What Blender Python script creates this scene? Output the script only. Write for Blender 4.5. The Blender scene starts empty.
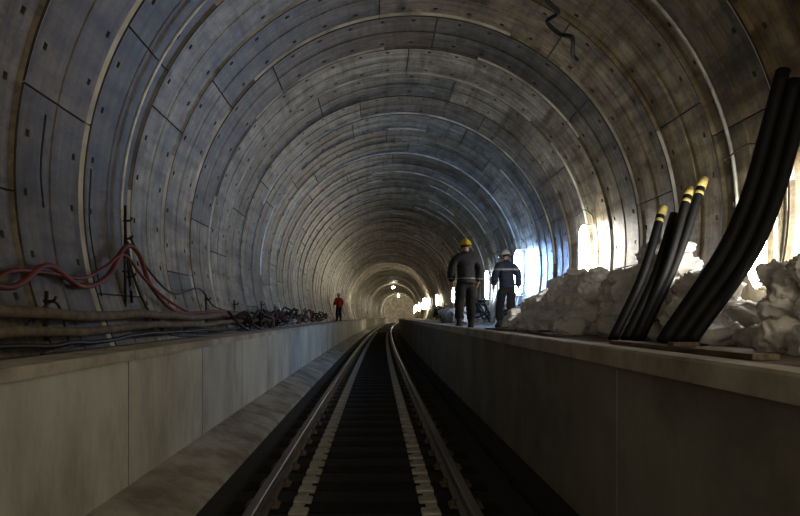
import bpy, bmesh, math, random
from mathutils import Vector, Matrix, noise
random.seed(7)
CAMZ=1.48; R=3.6; CX=0.62; CZ=2.68
scene=bpy.context.scene
def off(d): return max(d,0)**2/3800.0
def P(x,d,z): return Vector((x+off(d),d,z+CAMZ))          # z relative to eye height
def wallx(z,side=1,inset=0.0):                               # z world
    return CX+side*(math.sqrt(max(R*R-(z-CZ)**2,0))-inset)
def link(o):
    scene.collection.objects.link(o); return o
# ---------------------------------------------------------------- materials
def mat(name,c1,c2=None,rough=0.7,scale=6,bump=0.0,metal=0.0,emit=None,estr=0,detail=6,coord='Object',stretch=(1,1,1),bscale=None,spec=0.5,grime=None,gst=(1,1,1)):
    m=bpy.data.materials.new(name); m.use_nodes=True
    nt=m.node_tree; b=nt.nodes['Principled BSDF']
    b.inputs['Roughness'].default_value=rough; b.inputs['Metallic'].default_value=metal
    b.inputs['Specular IOR Level'].default_value=spec
    c1=(*c1,1); c2=(*(c2 or [v*0.7 for v in c1[:3]]),1)
    tc=nt.nodes.new('ShaderNodeTexCoord'); mp=nt.nodes.new('ShaderNodeMapping')
    mp.inputs['Scale'].default_value=stretch
    nt.links.new(tc.outputs[coord],mp.inputs['Vector'])
    n=nt.nodes.new('ShaderNodeTexNoise'); n.inputs['Scale'].default_value=scale; n.inputs['Detail'].default_value=detail
    nt.links.new(mp.outputs[0],n.inputs['Vector'])
    r=nt.nodes.new('ShaderNodeValToRGB'); r.color_ramp.elements[0].color=c2; r.color_ramp.elements[1].color=c1
    r.color_ramp.elements[0].position=.35; r.color_ramp.elements[1].position=.65
    nt.links.new(n.outputs['Fac'],r.inputs['Fac']); col=r.outputs['Color']
    if grime:
        mg=nt.nodes.new('ShaderNodeMapping'); mg.inputs['Scale'].default_value=gst; nt.links.new(tc.outputs[coord],mg.inputs['Vector'])
        n3=nt.nodes.new('ShaderNodeTexNoise'); n3.inputs['Scale'].default_value=grime; n3.inputs['Detail'].default_value=10; n3.inputs['Roughness'].default_value=.7
        nt.links.new(mg.outputs[0],n3.inputs['Vector'])
        r3=nt.nodes.new('ShaderNodeValToRGB'); e=r3.color_ramp.elements; e[0].position=.36; e[0].color=(.6,.57,.53,1); e[1].position=.56; e[1].color=(1,1,1,1)
        nt.links.new(n3.outputs['Fac'],r3.inputs['Fac'])
        x=nt.nodes.new('ShaderNodeMix'); x.data_type='RGBA'; x.blend_type='MULTIPLY'; x.inputs[0].default_value=1
        nt.links.new(col,x.inputs[6]); nt.links.new(r3.outputs[0],x.inputs[7]); col=x.outputs[2]
    nt.links.new(col,b.inputs['Base Color'])
    if bump:
        n2=nt.nodes.new('ShaderNodeTexNoise'); n2.inputs['Scale'].default_value=bscale or scale*4; n2.inputs['Detail'].default_value=5
        nt.links.new(mp.outputs[0],n2.inputs['Vector'])
        bp=nt.nodes.new('ShaderNodeBump'); bp.inputs['Strength'].default_value=bump; bp.inputs['Distance'].default_value=.02
        nt.links.new(n2.outputs['Fac'],bp.inputs['Height']); nt.links.new(bp.outputs[0],b.inputs['Normal'])
    if emit:
        b.inputs['Emission Color'].default_value=(*emit,1); b.inputs['Emission Strength'].default_value=estr
    return m
def lining_mat():
    m=bpy.data.materials.new('lining_concrete'); m.use_nodes=True
    nt=m.node_tree; L=nt.links.new; b=nt.nodes['Principled BSDF']
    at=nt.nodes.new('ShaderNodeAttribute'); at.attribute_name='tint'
    uv=nt.nodes.new('ShaderNodeUVMap'); uv.uv_map='UVMap'
    def ramp(src,p0,c0,p1,c1):
        r=nt.nodes.new('ShaderNodeValToRGB'); e=r.color_ramp.elements
        e[0].position=p0; e[0].color=(*c0,1); e[1].position=p1; e[1].color=(*c1,1); L(src,r.inputs['Fac']); return r.outputs[0]
    def mul(a,c):
        x=nt.nodes.new('ShaderNodeMix'); x.data_type='RGBA'; x.blend_type='MULTIPLY'; x.inputs[0].default_value=1; L(a,x.inputs[6]); L(c,x.inputs[7]); return x.outputs[2]
    def nz(scale,st,detail=8,rg=.6):
        mp=nt.nodes.new('ShaderNodeMapping'); mp.inputs['Scale'].default_value=st; L(uv.outputs[0],mp.inputs['Vector'])
        n=nt.nodes.new('ShaderNodeTexNoise'); n.inputs['Scale'].default_value=scale; n.inputs['Detail'].default_value=detail; n.inputs['Roughness'].default_value=rg
        L(mp.outputs[0],n.inputs['Vector']); return n.outputs['Fac']
    n=nz(1.1,(1,1,1),10,.75)
    c=ramp(n,.36,(.18,.155,.112),.62,(.54,.50,.41))
    c=mul(c,ramp(nz(1,(.35,9,1)),.32,(.42,.42,.42),.6,(1.1,1.1,1.1)))
    c=mul(c,ramp(nz(1,(4.5,.5,1)),.34,(.45,.42,.37),.54,(1.05,1.05,1.05)))
    c=mul(c,ramp(nz(6,(1,1,1),6,.7),.33,(.5,.47,.43),.5,(1.04,1.04,1.04)))
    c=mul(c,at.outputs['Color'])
    L(c,b.inputs['Base Color'])
    b.inputs['Roughness'].default_value=.41
    bp=nt.nodes.new('ShaderNodeBump'); bp.inputs['Strength'].default_value=.6; bp.inputs['Distance'].default_value=.03
    L(n,bp.inputs['Height']); L(bp.outputs[0],b.inputs['Normal'])
    return m
M={}
M['lining']=lining_mat()
M['jdark']=mat('joint_dark',(.11,.097,.075),(.05,.043,.034),.8)
M['jpale']=mat('joint_grout',(.84,.81,.73),(.36,.34,.29),.3,2.2)
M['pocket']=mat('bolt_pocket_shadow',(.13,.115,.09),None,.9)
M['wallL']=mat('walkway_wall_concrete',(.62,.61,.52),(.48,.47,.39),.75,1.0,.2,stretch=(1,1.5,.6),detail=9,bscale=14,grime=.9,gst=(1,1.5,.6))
M['wjoint']=mat('panel_joint',(.22,.21,.18),None,.8)
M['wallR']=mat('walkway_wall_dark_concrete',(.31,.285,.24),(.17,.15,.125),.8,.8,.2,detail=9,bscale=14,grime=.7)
M['coping']=mat('coping_concrete',(.62,.57,.47),(.42,.38,.31),.8,2.5,.3,detail=9,bscale=20,grime=1.6)
M['deck']=mat('deck_concrete',(.26,.23,.19),(.11,.095,.078),.9,2.5,.4,bscale=18)
M['bench']=mat('bench_concrete',(.42,.39,.325),(.30,.275,.225),.85,2,.25,detail=9,bscale=18,grime=2)
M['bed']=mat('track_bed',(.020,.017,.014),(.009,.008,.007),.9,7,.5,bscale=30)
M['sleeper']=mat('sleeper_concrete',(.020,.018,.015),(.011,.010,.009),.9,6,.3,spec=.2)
M['pad']=mat('bearing_block',(.62,.60,.53),(.36,.35,.30),.7,8,.3,grime=3)
M['railhead']=mat('rail_steel',(.28,.23,.19),(.14,.11,.09),.38,3,0,metal=.7,stretch=(1,.2,1))
M['black']=mat('black_plastic_pipe',(.010,.010,.011),(.007,.007,.008),.6,4,spec=.25)
M['rubber']=mat('black_cable_rubber',(.015,.014,.013),None,.55)
M['yellow']=mat('yellow_wrap',(.72,.58,.20),(.45,.36,.12),.6,10)
M['red']=mat('red_hose',(.22,.035,.022),(.10,.025,.016),.6,5)
M['brown']=mat('rusty_pipe',(.21,.155,.095),(.10,.073,.045),.8,8,.3)
M['bag']=mat('woven_sack',(.95,.94,.93),(.76,.74,.72),.6,2.5,.5,bscale=8)
M['bag2']=mat('dusty_sack',(.84,.80,.75),(.60,.55,.50),.7,3.0,.5,bscale=8)
M['steel']=mat('galvanised_steel',(.62,.62,.58),(.35,.35,.32),.35,6,metal=.5)
M['wood']=mat('old_timber',(.22,.16,.10),(.1,.07,.045),.8,5,.3,stretch=(6,1,6))
M['navy']=mat('dark_work_cloth',(.040,.042,.055),(.022,.023,.03),.85,12,.3)
M['blue']=mat('blue_work_cloth',(.035,.047,.095),(.022,.028,.055),.85,12,.3)
M['trouser']=mat('dark_trouser_cloth',(.03,.03,.034),(.018,.018,.022),.9,12,.3)
M['redcloth']=mat('red_work_cloth',(.62,.05,.02),(.40,.03,.02),.85,12,.3)
M['skin']=mat('skin',(.45,.27,.19),(.38,.22,.15),.5,8)
M['hair']=mat('dark_hair',(.02,.015,.012),None,.7,30)
M['helmet']=mat('yellow_helmet_plastic',(.80,.60,.05),(.7,.5,.04),.3,3)
M['helmet_w']=mat('white_helmet_plastic',(.8,.8,.76),(.7,.7,.66),.3,3)
M['reflect']=mat('reflective_tape',(.36,.38,.42),(.28,.3,.33),.35,20)
M['boot']=mat('boot_leather',(.03,.025,.02),None,.6,10)
M['eye']=mat('eye',(.03,.02,.02),None,.2,10)
# ---------------------------------------------------------------- helpers
def meta(o,label,cat,group=None,kind=None):
    o['label']=label; o['category']=cat
    if group: o['group']=group
    if kind: o['kind']=kind
    return o
def mesh_obj(name,bm,mats,smooth=False,parent=None):
    me=bpy.data.meshes.new(name); bm.to_mesh(me); bm.free()
    for m in (mats if isinstance(mats,list) else [mats]): me.materials.append(m)
    if smooth:
        for p in me.polygons: p.use_smooth=True
    o=link(bpy.data.objects.new(name,me))
    if parent: o.parent=parent
    return o
def catmull(pts,n=8):
    pts=[Vector(p) for p in pts]; out=[]
    Q=[pts[0]*2-pts[1]]+pts+[pts[-1]*2-pts[-2]]
    for i in range(1,len(Q)-2):
        a,b,c,d=Q[i-1],Q[i],Q[i+1],Q[i+2]
        for k in range(n):
            t=k/n
            out.append(.5*((2*b)+(c-a)*t+(2*a-5*b+4*c-d)*t*t+(3*b-a-3*c+d)*t**3))
    out.append(pts[-1]); return out
def tube(bm,pts,rad,seg=10,hollow=False,mi=0):
    pts=[Vector(p) for p in pts]; n=len(pts)
    if not hasattr(rad,'__len__'): rad=[rad]*n
    t0=(pts[1]-pts[0]).normalized()
    up=Vector((0,0,1)) if abs(t0.z)<.9 else Vector((1,0,0))
    nrm=(up-t0*up.dot(t0)).normalized(); rings=[]
    for i in range(n):
        t=(pts[min(i+1,n-1)]-pts[max(i-1,0)]).normalized()
        nrm=(nrm-t*nrm.dot(t)).normalized(); bn=t.cross(nrm)
        rings.append([bm.verts.new(pts[i]+(nrm*math.cos(a)+bn*math.sin(a))*rad[i]) for a in [2*math.pi*k/seg for k in range(seg)]])
    for i in range(n-1):
        for k in range(seg):
            f=bm.faces.new((rings[i][k],rings[i][(k+1)%seg],rings[i+1][(k+1)%seg],rings[i+1][k])); f.material_index=mi
    for ring,p,s in ((rings[0],pts[0],1),(rings[-1],pts[-1],-1)):
        if hollow:
            t=(pts[1]-pts[0]).normalized() if s==1 else (pts[-2]-pts[-1]).normalized()
            inner=[bm.verts.new(p+(v.co-p)*.82) for v in ring]
            deep=[bm.verts.new(p+(v.co-p)*.82+t*.12) for v in ring]
            for k in range(seg):
                k2=(k+1)%seg
                bm.faces.new((ring[k],ring[k2],inner[k2],inner[k])).material_index=mi
                bm.faces.new((inner[k],inner[k2],deep[k2],deep[k])).material_index=mi
            bm.faces.new(deep).material_index=mi
        else:
            bm.faces.new(ring if s==-1 else ring[::-1]).material_index=mi
def box(bm,lo,hi,mi=0,bev=0):
    x0,y0,z0=lo;x1,y1,z1=hi
    v=[bm.verts.new(c) for c in ((x0,y0,z0),(x1,y0,z0),(x1,y1,z0),(x0,y1,z0),(x0,y0,z1),(x1,y0,z1),(x1,y1,z1),(x0,y1,z1))]
    fs=[bm.faces.new([v[i] for i in q]) for q in ((3,2,1,0),(4,5,6,7),(0,1,5,4),(1,2,6,5),(2,3,7,6),(3,0,4,7))]
    for f in fs: f.material_index=mi
    if bev:
        es=list({e for f in fs for e in f.edges})
        bmesh.ops.bevel(bm,geom=es,offset=bev,segments=2,affect='EDGES',profile=.5)
def fix(bm): bmesh.ops.recalc_face_normals(bm,faces=bm.faces[:])
def extrude(name,proffn,ys,mats,close=True,mifn=None):
    bm=bmesh.new(); rows=[]
    for y in ys: rows.append([bm.verts.new((x+off(y),y,z)) for x,z in proffn(y)])
    n=len(rows[0]); rng=n if close else n-1
    for i in range(len(rows)-1):
        for k in range(rng):
            k2=(k+1)%n
            f=bm.faces.new((rows[i][k],rows[i][k2],rows[i+1][k2],rows[i+1][k]))
            if mifn: f.material_index=mifn(k,ys[i],ys[i+1])
    if close:
        bm.faces.new(rows[0]); bm.faces.new(rows[-1][::-1])
    fix(bm)
    return mesh_obj(name,bm,mats)
Y0=-3.3; YEND=140
# ---------------------------------------------------------------- tunnel lining
RW=1.2
NR=int((YEND-Y0)/RW)
ringinfo=[]
for k in range(NR+1):
    rnd=random.Random(k*13+5)
    ringinfo.append(dict(dr=rnd.uniform(-.012,.012),ph=(k%2)*22+rnd.uniform(-4,4)+ (k%3)*8,seed=k,pale=rnd.random(),t=rnd.uniform(.82,1.12)))
def build_lining(name,a0,a1):
    bm=bmesh.new(); uvl=bm.loops.layers.uv.new('UVMap'); cl=bm.loops.layers.color.new('tint')
    for k in range(NR+1):
        info=ringinfo[k]; y0=Y0+RW*k
        near_light_tint=max(0,min(1,(12-y0)/6))  # warm, dim foreground light painted into the colour of the nearer rings
        step=2.5 if y0<40 else 5
        joints=[info['ph']+i*45 for i in range(-3,9)]
        angs=set(); a=a0
        while a<a1-.01: angs.add(round(a,3)); a+=step
        angs.add(a1)
        pk=[]
        if y0<75:
            for j in joints:
                for q in (6,14,22.5,31,39):
                    c=j+q
                    if a0+2<c<a1-2:
                        pk.append(c)
                        angs={x for x in angs if abs(x-c)>1.2 or x in (a0,a1)}
        jj=[j for j in joints if a0+.6<j<a1-.6]
        for j in jj:
            angs={x for x in angs if abs(x-j)>.8 or x in (a0,a1)}
        for c in pk: angs|={c-.48,c+.48}
        for j in jj: angs|={j-.15,j,j+.15}
        angs=sorted(angs)
        W=RW
        ys=[0,.016,.06,.17,.225,W/2-.025,W/2-.01,W/2+.01,W/2+.025,W-.225,W-.17,W-.06,W-.016,W] if y0<75 else [0,.03,.1,W-.1,W-.03,W]
        jset=set(jj); V=[]; last=len(ys)-1; near=last>6
        for yi,yy in enumerate(ys):
            row=[]
            for a in angs:
                rr=R+info['dr']
                if yi in (0,last): rr+=.05
                elif yi in (1,last-1): rr-=.026
                elif near and yi in (6,7): rr-=.010
                if a in jset: rr+=.03
                ar=math.radians(a)
                row.append(bm.verts.new((CX+rr*math.cos(ar)+off(y0+yy),y0+yy,CZ+rr*math.sin(ar))))
            V.append(row)
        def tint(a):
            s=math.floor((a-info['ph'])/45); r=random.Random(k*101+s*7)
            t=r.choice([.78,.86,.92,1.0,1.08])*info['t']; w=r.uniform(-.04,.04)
            return (t*(1+w)*(1-.08*near_light_tint),t*(1-.14*near_light_tint),t*(1-w)*(1-.26*near_light_tint),1)
        for i in range(last):
            for q in range(len(angs)-1):
                am=(angs[q]+angs[q+1])/2
                vs=(V[i][q],V[i][q+1],V[i+1][q+1],V[i+1][q])
                isp=near and i in (3,9) and any(abs(am-c)<.3 for c in pk)
                t=tint(am)
                def uvset(f):
                    for l in f.loops:
                        co=l.vert.co
                        g=math.degrees(math.atan2(co.z-CZ,co.x-off(co.y)-CX))
                        if am>90: g%=360
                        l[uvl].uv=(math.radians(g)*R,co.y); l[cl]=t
                if isp:
                    inn=[]
                    for v in vs:
                        d=Vector((v.co.x-CX-off(y0),0,v.co.z-CZ)).normalized()
                        inn.append(bm.verts.new(v.co+d*.05))
                    for z in range(4):
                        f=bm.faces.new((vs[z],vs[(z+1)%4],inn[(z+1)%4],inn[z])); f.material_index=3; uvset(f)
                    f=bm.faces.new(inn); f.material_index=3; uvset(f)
                else:
                    f=bm.faces.new(vs); uvset(f)
                    if i in (0,last-1): f.material_index=1
                    elif i in (1,last-2) and info['pale']>.2 and noise.noise(Vector((am*.03,k*3.1+i,0)))>-.08: f.material_index=2
                    elif any(abs(am-j)<.17 for j in jj): f.material_index=1
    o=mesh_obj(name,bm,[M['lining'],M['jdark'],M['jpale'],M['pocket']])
    return meta(o,'curved precast concrete segment tunnel lining with bolt pockets','tunnel wall',kind='structure')
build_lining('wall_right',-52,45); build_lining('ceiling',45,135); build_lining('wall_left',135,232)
def cap(name,y):
    bm=bmesh.new(); vs=[bm.verts.new((CX+off(y)+(R+.1)*math.cos(2*math.pi*k/48),y,CZ+(R+.1)*math.sin(2*math.pi*k/48))) for k in range(48)]
    bm.faces.new(vs); return meta(mesh_obj(name,bm,M['coping']),'plain concrete bulkhead closing the tunnel','wall',kind='structure')
cap('wall_back',YEND+1)
# ---------------------------------------------------------------- floor, walkways
ysf=[Y0+1.0*i for i in range(int(YEND-Y0)+2)]
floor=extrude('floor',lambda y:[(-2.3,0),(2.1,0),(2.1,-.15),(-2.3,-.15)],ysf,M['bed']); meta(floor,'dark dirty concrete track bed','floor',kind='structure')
def panel_ys(step,g=.012):
    out=[Y0]; y=Y0+step
    while y<YEND:
        out+= [y-g,y-g*.5,y+g*.5,y+g]; y+=step
    out.append(YEND+.8); return out
def pset(step,g=.012):
    gr=set(); y=Y0+step
    while y<YEND:
        gr|={y-g*.5,y+g*.5}; y+=step
    return gr
ys=panel_ys(2.0,.009); gs=pset(2.0,.009)
def pl(y):
    d=.006 if y in gs else 0
    return [(-1.86-d,.05),(-1.86-d,1.15),(-2.0,1.15),(-2.0,1.18),(wallx(1.18,-1,-.02),1.18),(wallx(.6,-1,-.01),.6),(wallx(.05,-1,-.01),.05)]
wl=extrude('walkway',pl,ys,[M['wallL'],M['wjoint'],M['deck']],mifn=lambda k,a,b:(2 if k==3 else (1 if (k==0 and b-a<.0095 and a in gs) else 0)))
meta(wl,'raised concrete walkway with pale panelled side wall','walkway',kind='structure')
gs2=pset(2.4); ys2=panel_ys(2.4)
DK=1.20
def pr(y):
    d=.006 if y in gs2 else 0
    return [(1.52+d,-.05),(1.52+d,1.17),(1.7,1.17),(1.7,DK),(wallx(DK,1,-.02),DK),(wallx(.6,1,-.01),.6),(wallx(-.05,1,-.01),-.05)]
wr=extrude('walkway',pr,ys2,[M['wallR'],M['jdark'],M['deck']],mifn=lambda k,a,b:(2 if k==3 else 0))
meta(wr,'raised concrete walkway with dark stained side wall','walkway',kind='structure')
gl=pset(2.0,.012); ysl=panel_ys(2.0,.012)
def cpl(y):
    d=.008 if y in gl else 0
    return [(-1.81-d,1.15),(-1.81-d,1.205-d),(-1.825-d,1.22-d),(-2.18,1.22-d),(-2.18,1.15)]
c=extrude('walkway_coping',cpl,ysl,M['coping']); meta(c,'pale concrete coping along the narrow walkway edge','coping',kind='structure')
def cpr(y):
    w=.005*noise.noise(Vector((y*2.1,0,0)))
    return [(1.49+w,1.165),(1.49+w,1.265+w),(1.505+w,1.28+w),(1.66,1.28),(1.66,1.165)]
c=extrude('walkway_coping',cpr,[Y0+.25*i for i in range(576)],M['coping']); meta(c,'beige concrete kerb along the wide walkway edge','coping',kind='structure')
def bench(y):
    q=lambda s:.008*noise.noise(Vector((s,y*3,0)))
    lug=-.02 if (y*2)%1.0<.3 else 0
    return [(-1.87,.0),(-1.87,.2),(-1.80,.19),(-1.66,.15+lug),(-1.56,.12+lug+q(2)),(-1.36+q(5)*2,.04),(-1.33,.0)]
b=extrude('concrete_bench',bench,[Y0+.125*i for i in range(360)]+[Y0+45+1.0*i for i in range(98)],M['bench'])
meta(b,'sloping concrete haunch at the foot of the walkway wall','concrete haunch',kind='structure')
b=extrude('drain_kerb',lambda y:[(1.2,0),(1.2,.04),(1.24,.04),(1.24,0)],ysf,M['sleeper']); meta(b,'low dark drain kerb beside the track','kerb',kind='structure')
# ---------------------------------------------------------------- rails and sleepers
def railprof(x0):
    pts=[(-.07,0),(-.07,.012),(-.012,.025),(-.009,.09),(-.036,.098),(-.036,.122),(-.028,.13),(.028,.13),(.036,.122),(.036,.098),(.009,.09),(.012,.025),(.07,.012),(.07,0)]
    return [(x0+a,.012+b) for a,b in pts]
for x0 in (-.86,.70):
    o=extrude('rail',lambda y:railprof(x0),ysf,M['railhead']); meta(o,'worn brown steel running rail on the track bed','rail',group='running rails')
def mk_sleeper():
    bm=bmesh.new(); box(bm,(-1.12,-.14,-.08),(.97,.14,.008),bev=.008)
    s=mesh_obj('sleeper',bm,M['sleeper'])
    kids=[]
    for x0,sg in ((-.57,1),(.42,-1)):
        bm=bmesh.new(); box(bm,(x0-sg*.02-.045,-.3,.0),(x0-sg*.02+.045,.3,.02),bev=.006)
        for yy in (-.15,.15):
            box(bm,(x0-.072,yy-.075,.0),(x0+.072,yy+.075,.032),bev=.012)
        kids.append(mesh_obj('bearing_block',bm,M['pad'],parent=s))
    for x0 in (-.86,.70):
        for sx in (-1,1):
            bm=bmesh.new(); box(bm,(x0+sx*.10-.03,-.07,.01),(x0+sx*.10+.03,.07,.035),bev=.006)
            tube(bm,[(x0+sx*.1,-.05,.03),(x0+sx*.1,-.05,.06),(x0+sx*.075,-.02,.062),(x0+sx*.1,.03,.055),(x0+sx*.1,.03,.03)],.01,6)
            kids.append(mesh_obj('rail_clip',bm,M['brown'],parent=s))
    return s,kids
sl,sk=mk_sleeper()
sl.location=(off(3),3,0); meta(sl,'dark concrete sleeper with pale bearing blocks and rail clips','railway sleeper',group='track sleepers')
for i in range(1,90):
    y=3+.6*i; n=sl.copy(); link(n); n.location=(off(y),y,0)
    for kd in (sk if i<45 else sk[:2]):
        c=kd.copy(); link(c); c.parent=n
# ---------------------------------------------------------------- lamps
def lamp(y,col,power,lab,zc=1.12,r=.07,L=.515):
    root=link(bpy.data.objects.new('tube_lamp',None)); root.empty_display_size=.2
    z=CAMZ+zc; x=wallx(z,1,.0)+off(y); root.location=(x,y,z)
    bm=bmesh.new(); box(bm,(-.09,-.03,-L-.04),(-.06,.03,L+.04),bev=.008)
    box(bm,(-.2-r,-.03,-L-.03),(-.07,.03,-L),bev=.005); box(bm,(-.2-r,-.03,L),(-.07,.03,L+.03),bev=.005)
    mesh_obj('lamp_housing',bm,M['steel'],parent=root)
    bm=bmesh.new(); N=12
    zs=[-L+2*L*i/N for i in range(N+1)]
    tube(bm,[(-.19-r,0,q) for q in zs],[r*math.sqrt(max(.12,1-(q/L)**6)) for q in zs],14)
    key='tube_%s_%s'%(str(col),power)
    if key not in M:
        M[key]=mat('lit_tube',(.9,.9,.9),None,.5,emit=col,estr=power/(math.pi*2*math.pi*r*2*L))
    mesh_obj('lamp_tube',bm,M[key],True,parent=root)
    bm=bmesh.new(); tube(bm,catmull([(-.08,0,L+.03),(-.10,.05,L+.2),(-.18,.3,L+.35),(-.17,.8,L+.3)]),.009,6)
    mesh_obj('lamp_cable',bm,M['rubber'],True,parent=root)
    meta(root,lab,'lamp',group='tube lamps on the tunnel wall')
WH=(1,.95,.84); BL=(.32,.53,1); CW=(.66,.8,1); WM=(1,.85,.64)
LD='vertical fluorescent tube lamp deep in the tunnel'
for yy,col,pw,lab,zc,r,L in (
  (1.0,WM,75,'vertical fluorescent tube lamp giving warm light',1.12,.07,.515),
  (6.4,WH,75,'vertical fluorescent tube lamp behind black pipes',.9,.09,.6),
  (11.8,WH,95,'vertical fluorescent tube lamp glowing white above sandbags',1.2,.09,.515),
  (17.2,BL,290,'vertical fluorescent tube lamp glowing intense blue white',1.2,.12,.62),
  (22.6,CW,80,'vertical fluorescent tube lamp glowing white',1.12,.07,.515),
  (33.4,(1,.86,.64),70,LD,1.12,.07,.4),
  (44.2,(1,.86,.64),60,LD,1.12,.07,.4),
  (58.0,(1,.88,.66),420,LD,1.12,.2,.515),
  (75.0,(1,.82,.54),130,LD,1.12,.07,.515),
  (90.0,(1,.82,.54),130,LD,1.12,.07,.515),
  (105.0,(1,.82,.54),160,LD,1.12,.07,.515),
  (122.0,(1,.82,.54),200,LD,1.12,.07,.515)):
    lamp(yy,col,pw,lab,zc,r,L)
def crown_lamp(y,power):
    root=link(bpy.data.objects.new('ceiling_lamp',None)); root.location=(CX+off(y),y,CZ+R-.04)
    bm=bmesh.new(); tube(bm,[(0,0,.05),(0,0,-.25)],.03,8); tube(bm,[(0,0,-.2),(0,0,-.3),(0,0,-.42)],[.08,.2,.3],16); fix(bm)
    mesh_obj('lamp_shade',bm,M['steel'],True,parent=root)
    bm=bmesh.new(); bmesh.ops.create_uvsphere(bm,u_segments=16,v_segments=10,radius=.22)
    for v in bm.verts: v.co.z-=.5
    M['crown%s'%y]=mat('lit_bulb',(.9,.9,.9),None,.5,emit=(1,.9,.68),estr=power)
    mesh_obj('lamp_bulb',bm,M['crown%s'%y],True,parent=root)
    meta(root,'round warm lamp hanging from the tunnel crown','lamp')
crown_lamp(92,120); crown_lamp(132,500)
# ---------------------------------------------------------------- sandbags
def ridged(v): return 1-2*abs(noise.noise(v))
def bagmesh(seed,m):
    bm=bmesh.new(); bmesh.ops.create_icosphere(bm,subdivisions=5,radius=1)
    o=Vector((seed*7.3,seed*3.1,0))
    for v in bm.verts:
        p=v.co.copy()
        s=[math.copysign(abs(c)**.52,c) for c in p]
        x,y,z=s
        w=Vector((x*.30,y*.21,z*.115*(1-.5*abs(x)**4)*(1-.4*abs(y)**4)))
        w.x*=1+.2*abs(y)**3; w.y*=1+.18*abs(x)**3
        warp=w+Vector((noise.noise(w*6+o),noise.noise(w*6+o+Vector((9,0,0))),0))*.05
        r1=ridged(Vector((warp.x*3.5,warp.y*13,warp.z*9))+o); r2=ridged(warp*9+o*1.7); r3=ridged(warp*22+o)
        w+=p*(.07*noise.noise(w*3.5+o)+.045*(r1**3 if r1>0 else 0)+.035*(r2-.5)+.018*(r3-.5))
        if x>.5:
            t=(x-.5)/.5; w.y*=1-.7*t; w.x+=.09*t; w.z+=.06*t*noise.noise(o)
        v.co=w
    me=bpy.data.meshes.new('sandbag'); bm.to_mesh(me); bm.free(); me.materials.append(m)
    for p in me.polygons: p.use_smooth=True
    return me
bags=[bagmesh(i,M['bag'] if i%4 else M['bag2']) for i in range(10)]
rb=random.Random(3)
def bag(x,y,z,grp,lab,sc=1.0,flat=.35):
    o=link(bpy.data.objects.new('sandbag',rb.choice(bags)))
    o.location=(x+off(y),y,z); o.rotation_euler=(rb.uniform(-flat,flat),rb.uniform(-flat,flat),rb.uniform(0,6.28))
    s=sc*rb.uniform(.88,1.15); o.scale=(s,s,s*rb.uniform(.95,1.3))
    meta(o,lab,'sandbag',group=grp)
def pile(d0,d1,hf,x0,grp,lab,sc=1.0,dstep=.45,slope=.62,flat=.5):
    k=0
    while k<8:
        z=DK+.10*sc+k*.17*sc; y=d0+.1*k
        while y<d1:
            H=hf(y)
            if (z-DK)<H:
                xr=wallx(z+.05,1,.42*sc); x=x0+(z-DK)*slope+rb.uniform(-.06,.1)
                x=min(x,xr); cols=0
                while x<=xr+.01:
                    top=(z+.17*sc-DK)>=H
                    if cols<2 or top: bag(x,y+rb.uniform(-.1,.1),z+rb.uniform(-.03,.04),grp,lab,sc,flat if k else .1)
                    x+=.43*sc+rb.uniform(-.04,.05); cols+=1
            y+=dstep*sc
        k+=1
L1='crumpled whitish sandbag heaped on the walkway by the wall'
G1='sandbag heap behind the black pipes'
pile(4.5,5.3,lambda y:.62,3.3,G1,L1,.9)
pile(5.3,6.0,lambda y:.33,3.6,G1,L1,.85)
pile(6.2,7.1,lambda y:.66,3.25,G1,L1,.9,slope=.45)
pile(7.1,8.7,lambda y:1.16 if y<8.1 else .85,3.36,G1,L1,.95,slope=.2)
pile(9.4,13.2,lambda y:(.6 if y<9.8 else .95) if y<11 else max(.28,.95-.32*(y-11)),2.95,'sandbag heap under the wall lamp','dusty whitish sandbag in a heap beside the tunnel wall',.9)
pile(24,29,lambda y:.45,3.2,'sacks further along the walkway','pale sack stacked by the wall far along the walkway',1.3,slope=.35)
# ---------------------------------------------------------------- black pipes
def pipe(base,mid,top,r,lab,tip=False,grp='black pipes leaning on the wall'):
    bm=bmesh.new(); pts=catmull([base,mid,top],14)
    tube(bm,pts,r,16,hollow=True); fix(bm)
    o=mesh_obj('plastic_pipe',bm,M['black'],True); meta(o,lab,'pipe',group=grp)
    if tip:
        d=(pts[-1]-pts[-3]).normalized()
        bm=bmesh.new(); tube(bm,[pts[-1]-d*tip,pts[-1]-d*tip*.5,pts[-1]+d*.012],[r*1.08,r*1.12,r*1.1],16,hollow=True)
        if tip>.05: tube(bm,[pts[-1]-d*(tip+.10),pts[-1]-d*(tip+.06)],[r*1.05,r*1.05],16)
        fix(bm); mesh_obj('end_wrap',bm,M['yellow'],True,parent=o)
LA='thick black plastic pipe leaning in a curve against the tunnel wall'
for bx,by,tx,tz,ty,r in ((2.64,5.72,3.80,2.28,5.80,.06),(2.755,5.70,3.885,2.18,5.75,.06),(2.87,5.68,3.96,2.08,5.70,.06),(2.72,5.83,3.89,2.34,5.92,.06),(2.84,5.81,3.96,2.2,5.87,.06)):
    b0=P(bx,by,-.28+r*.6); t0=P(tx,ty,tz); m0=b0.lerp(t0,.5)+Vector((.13,0,-.16))
    pipe(b0,m0,t0,r,LA,False,'thick black pipes leaning on the wall')
LB='black plastic pipe with yellow wrapped end leaning over sandbags'
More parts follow.
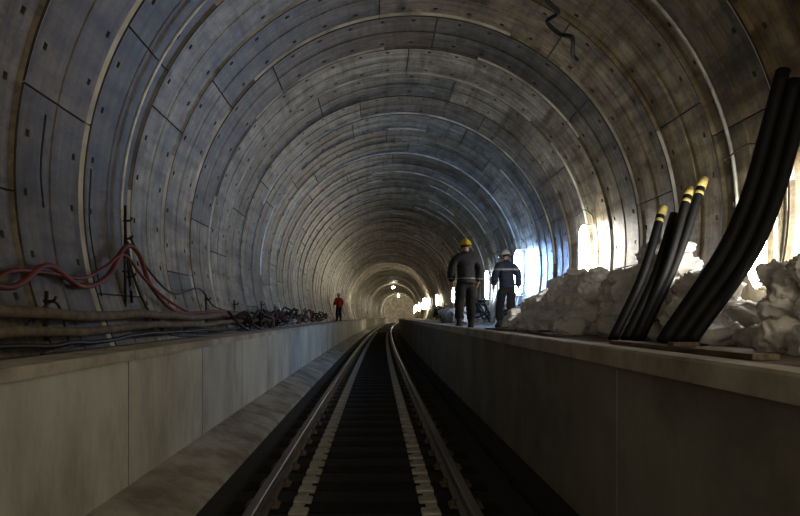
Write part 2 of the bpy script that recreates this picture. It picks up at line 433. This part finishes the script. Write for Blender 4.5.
for bx,by,tx,tz,ty,tip in ((2.54,6.65,3.42,1.28,7.4,.12),(2.66,6.62,3.53,1.2,7.35,False),(2.76,6.62,3.68,1.46,7.3,.07),(2.85,6.7,3.85,1.60,7.3,.12),(2.71,6.74,3.64,1.2,7.5,False)):
    b0=P(bx,by,-.25); t0=P(tx,ty,tz); m0=b0.lerp(t0,.5)+Vector((.035,0,-.06))
    pipe(b0,m0,t0,.05,LB if tip else 'black plastic pipe leaning over sandbags',tip,'slim black pipes leaning over the sandbags')
for (x,y,w,l,a) in ((2.42,5.0,.18,2.2,.03),(2.5,9.4,.16,2.2,-.1),(2.4,12.0,.16,1.4,.12)):
    bm=bmesh.new(); box(bm,(-w/2,-l/2,0),(w/2,l/2,.04),bev=.005); box(bm,(-w/2+.02,-.1,.04),(w/2+.05,.0,.07),bev=.004)
    o=mesh_obj('timber_plank',bm,M['wood']); o.location=(x+off(y),y,DK+.002); o.rotation_euler=(0,0,a); meta(o,'weathered timber plank lying on the walkway','plank')
# ---------------------------------------------------------------- hoses / cables
def hose(name,pts,r,m,lab,cat,seg=8,n=8,grp=None,wob=0):
    pts=[P(*p) for p in pts]; c=catmull(pts,n)
    if wob: c=[p+Vector((noise.noise(p*1.3+Vector((r*99,0,0))),0,noise.noise(p*1.7+Vector((0,r*77,5)))))*wob for p in c]
    bm=bmesh.new(); tube(bm,c,r,seg); fix(bm)
    o=mesh_obj(name,bm,m,True); meta(o,lab,cat,grp); return o
hose('service_pipe',[(-2.56,d,z) for d,z in ((1,.05),(3,.04),(4.5,.03),(5.6,.0),(7,.02),(9,-.01),(11,.03),(13,.0),(16,.02),(19,-.05))],.045,M['brown'],'rusty brown service pipe wavering along the wall','pipe',12,10,wob=.02)
hose('service_pipe',[(-2.45,d,z) for d,z in ((1,-.1),(3,-.1),(4.5,-.11),(5.6,-.13),(7,-.1),(9,-.12),(11,-.09),(14,-.1),(18,-.12))],.038,M['brown'],'lower brown service pipe on brackets above the walkway','pipe',12,10,wob=.025)
hose('air_hose',[(-2.62,d,z) for d,z in ((7.5,-.1),(8,.02),(12,-.05),(16,.0),(24,-.08),(34,-.05))],.022,M['red'],'dull red air hose strung along the wall','hose',10,8,wob=.04)
hose('red_cable',[(-2.78,2.5,.3),(-2.80,4.0,.30),(-2.78,4.75,.22),(-2.79,5.3,.43),(-2.78,5.9,.28),(-2.79,6.5,.42),(-2.81,7.0,.78),(-2.77,7.3,.72),(-2.76,7.7,.35),(-2.71,8.6,.05),(-2.64,10.5,.08),(-2.64,13,.05)],.027,M['red'],'red rubber cable looping along the tunnel lining','cable',8,10)
hose('red_cable',[(-2.74,2.5,.2),(-2.77,4.2,.16),(-2.79,4.75,.34),(-2.80,5.3,.37),(-2.78,5.9,.36),(-2.78,6.4,.5),(-2.80,6.95,.68),(-2.75,7.4,.45),(-2.72,8.2,.2),(-2.66,9.5,-.05)],.018,M['red'],'thin red cable sagging between wall hooks','cable',8,10)
hose('black_cable',[(-2.66,3.5,.0),(-2.69,4.6,-.13),(-2.63,5.1,.12),(-2.58,5.25,-.22),(-2.4,4.9,-.24),(-2.3,4.3,-.26)],.012,M['rubber'],'black electrical cable dropping in a loop to the walkway','cable')
hose('black_cable',[(-2.81,7.05,.85),(-2.77,7.1,.5),(-2.68,7.3,.1),(-2.55,7.6,-.2),(-2.4,8.5,-.27),(-2.35,11,-.27),(-2.4,15,-.27)],.016,M['rubber'],'black cable hanging from a wall hook post','cable')
hose('black_cable',[(-2.80,7.1,.9),(-2.76,7.6,.55),(-2.72,8.4,.3),(-2.72,9.6,.42),(-2.68,10.4,.15),(-2.58,12,.05)],.014,M['rubber'],'black cable sagging between wall hooks','cable')
hose('black_cable',[(-2.5,2.0,-.22),(-2.5,4.0,-.2),(-2.52,5.5,-.22),(-2.5,8.0,-.2),(-2.46,12.0,-.22),(-2.46,18,-.2)],.02,M['rubber'],'black cable lying under the brown service pipes','cable',8,8,wob=.05)
for i,(d,z0,z1,t) in enumerate(((7.0,.1,1.25,.05),(7.15,.15,1.0,-.15),(5.0,-.2,.2,.05),(9.9,-.1,.35,.0),(11.8,-.1,.3,.04),(14.6,-.1,.35,0),(16.5,-.1,.3,0))):
    x=wallx((z0+z1)/2+CAMZ,-1,.13)
    bm=bmesh.new(); tube(bm,[P(x,d,z0),P(x-.02,d+t,z1)],.017,8)
    for q in ((.35,.85) if z1>.6 else (.8,)):
        zz=z0+(z1-z0)*q; tube(bm,catmull([P(x-.04,d+t*q,zz),P(x+.02,d+t*q,zz),P(x+.05,d+t*q,zz+.01),P(x+.06,d+t*q,zz+.04)],4),.012,6)
    fix(bm); o=mesh_obj('cable_hook_post',bm,M['rubber'],True); meta(o,'black steel cable hook post fixed to the lining','cable hook',group='cable hook posts')
hose('hanging_wire',[(wallx(CAMZ+.95,-1,.07),5.45,.95),(wallx(CAMZ+1.3,-1,.08),5.4,1.3),(wallx(CAMZ+1.75,-1,.07),5.42,1.75)],.009,M['rubber'],'thin black wire hanging on the concrete lining','wire')
hose('hanging_wire',[(wallx(CAMZ+.2,-1,.07),6.3,.2),(wallx(CAMZ+.9,-1,.09),6.28,.9),(wallx(CAMZ+1.5,-1,.07),6.35,1.5)],.008,M['rubber'],'thin black wire hanging on the concrete lining','wire')
def arc(name,d,a0,a1,r,m,lab,cat,ins=.03,dd=0):
    pts=[]
    for i in range(61):
        a=math.radians(a0+(a1-a0)*i/60); y=d+dd*i/60
        pts.append((CX+(R-ins)*math.cos(a)+off(y),y,CZ+(R-ins)*math.sin(a)))
    bm=bmesh.new(); tube(bm,pts,r,8); fix(bm); return meta(mesh_obj(name,bm,m,True),lab,cat)
arc('conduit_hoop',7.12,-15,195,.02,M['steel'],'pale metal conduit hoop bent round the tunnel lining','conduit',.075)
hose('loose_cable',[(2.2,8.3,4.32),(2.35,8.4,4.22),(2.5,8.5,4.14),(2.42,8.75,4.14),(2.6,8.8,3.99),(2.75,8.7,3.89),(2.85,9.0,3.79),(2.95,9.1,3.74)],.03,M['rubber'],'loose black cable clipped to the upper lining','cable')
def tangle(cx,d,zb,rad,n,m,lab,cat,r=.018,h=.3,seed=0):
    q=random.Random(seed); pts=[]
    for i in range(n):
        a=i*1.15+q.uniform(-.3,.3); rr=rad*q.uniform(.6,1.1)
        pts.append((cx+rr*.6*math.cos(a),d+rr*math.sin(a)*1.2,zb+q.uniform(.02,h)))
    hose('coiled_'+cat,pts,r,m,lab,cat,8,6)
LBK='black cable coiled loosely on the narrow walkway'; LRD='red hose tangled on the narrow walkway'
for i,(d,m,lab,n,h) in enumerate(((11.0,'rubber',LBK,14,.35),(12.2,'rubber',LBK,14,.4),(13.2,'brown','brown hose heaped on the narrow walkway',12,.4),(14.2,'rubber',LBK,16,.45),(15.0,'red',LRD,12,.45),(16.2,'rubber',LBK,16,.5),(17.6,'rubber',LBK,16,.5),(19.5,'brown','brown hose heaped on the narrow walkway',14,.5),(21.5,'red',LRD,12,.5),(24,'rubber',LBK,16,.5),(27,'rubber',LBK,16,.45))):
    tangle(-2.40,d,-.27,.34,n,M[m],lab,'hose' if m!='rubber' else 'cable',.024,h,i)
for i,d in enumerate((14.4,16.3,17.6)):
    tangle(3.6,d,-.24,.36,22,M['rubber'],'heap of black cable at the foot of the wall','cable',.03,.6,20+i)
for i,d in enumerate((21.5,31.0)):
    tangle(3.5 if i<1 else 3.1,d,-.24,.6,26,M['rubber'],'heap of black cable stacked against the lining','cable',.035,.8,40+i)
# ---------------------------------------------------------------- people
def skin_mesh(verts,edges,rad,sub=2):
    me=bpy.data.meshes.new('tmp'); me.from_pydata(verts,edges,[]); o=link(bpy.data.objects.new('tmp',me))
    mod=o.modifiers.new('s','SKIN')
    for i,r in enumerate(rad):
        me.skin_vertices[0].data[i].radius=(r,r) if not hasattr(r,'__len__') else r
        me.skin_vertices[0].data[i].use_root=(i==0)
    ss=o.modifiers.new('ss','SUBSURF'); ss.levels=sub; ss.render_levels=sub
    bpy.context.view_layer.update()
    dg=bpy.context.evaluated_depsgraph_get(); ev=o.evaluated_get(dg)
    out=bpy.data.meshes.new_from_object(ev); bm=bmesh.new(); bm.from_mesh(out)
    bpy.data.objects.remove(o); bpy.data.meshes.remove(out)
    return bm
def chain(J,names,rads,V,E,RR,idx):
    prev=None
    for n,r in zip(names,rads):
        if n not in idx:
            idx[n]=len(V); V.append(J[n]); RR.append(r)
        if prev is not None: E.append((idx[prev],idx[n]))
        prev=n
def crumple(bm,amp=.02,sc=9):
    bm.normal_update()
    for v in bm.verts: v.co+=v.normal*(amp*noise.noise(v.co*sc)+amp*.6*noise.noise(Vector((v.co.x*6,v.co.y*6,v.co.z*26))))
    return bm
def person(J,loc,rotz,top_m,helmet_m,label,scale=1.0,stripes=None):
    J={k:Vector(v) for k,v in J.items()}
    V,E,RR,idx=[],[],[],{}
    chain(J,['pelvis','waist','chest','neckb','neck','head','crown'],[.12,.115,.13,.065,.055,.082,.07],V,E,RR,idx)
    for s in 'LR':
        chain(J,['chest','sh'+s,'el'+s,'wr'+s,'ha'+s],[0,.06,.045,.03,.036],V,E,RR,idx)
        chain(J,['pelvis','hip'+s,'kn'+s,'an'+s,'toe'+s],[0,.085,.06,.042,.035],V,E,RR,idx)
    bm=skin_mesh(V,E,RR)
    f=(J['face']-J['head']).normalized(); rt=f.cross(Vector((0,0,1))).normalized(); up=rt.cross(f)
    h=J['head']
    tube(bm,[h+f*.075+up*.02,h+f*.10-up*.01,h+f*.085-up*.03],[.012,.018,.012],6)
    tube(bm,[h+f*.08-up*.055-rt*.025,h+f*.092-up*.055,h+f*.08-up*.055+rt*.025],[.006,.008,.006],6)
    for s in (-1,1):
        tube(bm,[h+rt*s*.075+up*.03,h+rt*s*.095+up*.0,h+rt*s*.078-up*.03],[.01,.016,.008],6)
        tube(bm,[h+rt*s*.03+f*.078+up*.018,h+rt*s*.03+f*.088+up*.018],[.012,.006],8,mi=1)
    for S,sg in (('L',-1),('R',1)):
        w=J['wr'+S]; ha=J['ha'+S]; d=(ha-w).normalized(); side=Vector((0,1,0)); side=(side-d*side.dot(d)).normalized(); pn=d.cross(side)*(-sg)
        for q,l in ((-.028,.062),(-.010,.075),(.009,.08),(.027,.07)):
            b0=ha+side*q; tube(bm,[b0,b0+d*l*.55+pn*.004,b0+d*l*.85+pn*.018,b0+d*l+pn*.035],[.0095,.009,.0085,.007],6)
        b0=w.lerp(ha,.5)+side*.025; tube(bm,[b0,b0+side*.03+d*.02,b0+side*.035+d*.05+pn*.01],[.012,.010,.008],6)
    fix(bm); body=mesh_obj('person',bm,[M['skin'],M['eye']],True)
    body.location=loc; body.rotation_euler=(0,0,rotz); body.scale=(scale,)*3
    V,E,RR,idx=[],[],[],{}
    J['tanL']=J['anL'].lerp(J['knL'],.08); J['tanR']=J['anR'].lerp(J['knR'],.08)
    chain(J,['pelvis','waist'],[.16,.14],V,E,RR,idx)
    for s in 'LR': chain(J,['pelvis','hip'+s,'kn'+s,'tan'+s],[0,.122,.10,.088],V,E,RR,idx)
    mesh_obj('trousers',crumple(skin_mesh(V,E,RR)),M['trouser'],True,parent=body)
    V,E,RR,idx=[],[],[],{}
    J['hem']=J['pelvis'].lerp(J['waist'],-.35); J['cufL']=J['wrL'].lerp(J['elL'],.08); J['cufR']=J['wrR'].lerp(J['elR'],.08)
    chain(J,['waist','chest','neckb'],[.19,.20,.095],V,E,RR,idx); chain(J,['waist','hem'],[0,.20],V,E,RR,idx)
    for s in 'LR': chain(J,['chest','sh'+s,'el'+s,'cuf'+s],[0,.108,.086,.07],V,E,RR,idx)
    jk=mesh_obj('jacket',crumple(skin_mesh(V,E,RR)),top_m,True,parent=body)
    bm=bmesh.new(); tube(bm,[J['neckb']-Vector((0,0,.01)),J['neckb'].lerp(J['neck'],.7)],[.098,.082],14); mesh_obj('collar',bm,top_m,True,parent=body)
    for s in 'LR':
        a=J['an'+s]; t=J['toe'+s]; d=(t-a); d.z=0; d.normalize()
        bm=bmesh.new()
        tube(bm,[a+Vector((0,0,.12)),a+Vector((0,0,.02)),a-Vector((0,0,.045))],[.062,.058,.06],12)
        tube(bm,[a-d*.06-Vector((0,0,.035)),a+d*.03-Vector((0,0,.03)),t+d*.02,t+d*.07-Vector((0,0,.005))],[.045,.055,.05,.03],12)
        fix(bm); mesh_obj('boot',bm,M['boot'],True,parent=body)
    def dome(name,m,r,zlo,brim=False,lift=0):
        bm=bmesh.new(); N=20; rows=[]
        for i in range(8):
            t=zlo+(math.pi/2-zlo)*i/8
            rows.append([bm.verts.new(h+up*(lift+r*1.05*math.sin(t))+(rt*math.cos(a)*.92+f*math.sin(a)*1.1)*r*math.cos(t)) for a in [2*math.pi*k/N for k in range(N)]])
        topv=bm.verts.new(h+up*(lift+r*1.05))
        for i in range(7):
            for k in range(N): bm.faces.new((rows[i][k],rows[i][(k+1)%N],rows[i+1][(k+1)%N],rows[i+1][k]))
        for k in range(N): bm.faces.new((rows[7][k],rows[7][(k+1)%N],topv))
        if brim:
            ex=[bm.verts.new(v.co+(rt*math.cos(2*math.pi*k/N)+f*math.sin(2*math.pi*k/N))*(.018+.035*max(0,math.sin(2*math.pi*k/N)))-up*.012) for k,v in enumerate(rows[0])]
            for k in range(N): bm.faces.new((ex[k],ex[(k+1)%N],rows[0][(k+1)%N],rows[0][k]))
            tube(bm,[h+up*(lift+r*.95)-f*r*.6,h+up*(lift+r*1.1),h+up*(lift+r*.95)+f*r*.6],.012,6)
        fix(bm); return mesh_obj(name,bm,m,True,parent=body)
    dome('hair',M['hair'],.098,-.25,False,.0)
    if helmet_m: dome('helmet',helmet_m,.128,.05,True,.02)
    if stripes:
        for zlo,zhi in stripes:
            bm=bmesh.new(); bm.from_mesh(jk.data)
            for zz in (zlo,zhi):
                bmesh.ops.bisect_plane(bm,geom=bm.verts[:]+bm.edges[:]+bm.faces[:],plane_co=(0,0,zz),plane_no=(0,0,1))
            kill=[q for q in bm.faces if not (zlo<q.calc_center_median().z<zhi)]
            bmesh.ops.delete(bm,geom=kill,context='FACES')
            bm.normal_update()
            for v in bm.verts: v.co+=v.normal*.006
            mesh_obj('reflective_band',bm,M['reflect'],True,parent=body)
    meta(body,label,'person'); return body
base=dict(pelvis=(0,0,.93),waist=(0,.01,1.08),chest=(0,.02,1.30),neckb=(0,.02,1.46),neck=(0,.03,1.52),head=(0,.05,1.61),crown=(0,.045,1.68),face=(0,.2,1.60),
 shL=(-.19,.01,1.39),elL=(-.30,-.05,1.15),wrL=(-.27,.06,.91),haL=(-.265,.09,.83),
 shR=(.19,.01,1.40),elR=(.29,.02,1.14),wrR=(.27,.14,.92),haR=(.26,.18,.85),
 hipL=(-.10,0,.88),knL=(-.13,.02,.49),anL=(-.15,-.10,.11),toeL=(-.17,.05,.045),
 hipR=(.10,0,.88),knR=(.13,.14,.50),anR=(.14,.18,.10),toeR=(.16,.34,.05))
def pl_(d,x,z): return (x+off(d),d,z)
person(dict(base),pl_(12.6,1.82,DK),.08,M['navy'],M['helmet'],'person in dark jacket and yellow hard hat walking away',1.05,[(.98,.995)])
p2=dict(base); p2.update(elL=(-.26,.06,1.15),wrL=(-.24,.20,.95),haL=(-.23,.25,.88),neck=(-.005,.05,1.52),head=(-.01,.07,1.61),crown=(-.01,.065,1.68),face=(-.06,.22,1.58),
 elR=(.26,-.05,1.14),wrR=(.26,-.02,.90),haR=(.255,.01,.82),
 knL=(-.11,.14,.50),anL=(-.11,.17,.10),toeL=(-.12,.33,.045),knR=(.10,.02,.49),anR=(.12,-.12,.11),toeR=(.13,.03,.045))
person(p2,pl_(14.7,3.08,DK),.12,M['blue'],M['helmet_w'],'person in blue jacket with pale reflective band walking away',1.05,[(1.29,1.325)])
p3=dict(base); p3.update(elL=(-.27,.05,1.15),wrL=(-.2,.24,1.02),haL=(-.17,.31,1.02),knL=(-.12,.05,.49),anL=(-.12,.02,.10),toeL=(-.13,.17,.045),knR=(.12,.05,.49),anR=(.13,.02,.10),toeR=(.15,.17,.045))
person(p3,pl_(37.0,-2.44,1.18),.6,M['redcloth'],M['helmet_w'],'person in red jacket standing on the narrow walkway',.94)
# ---------------------------------------------------------------- camera, world
cam=bpy.data.cameras.new('camera'); cam.lens=28; cam.sensor_width=36; cam.shift_x=.0325; cam.shift_y=.0725; cam.clip_end=400
co=link(bpy.data.objects.new('camera',cam)); co.location=(0,0,CAMZ); co.rotation_euler=(math.pi/2,0,0); scene.camera=co
w=bpy.data.worlds.new('world'); scene.world=w; w.use_nodes=True; w.node_tree.nodes['Background'].inputs[0].default_value=(.90,.80,.62,1); w.node_tree.nodes['Background'].inputs[1].default_value=.85
scene.view_settings.view_transform='Standard'
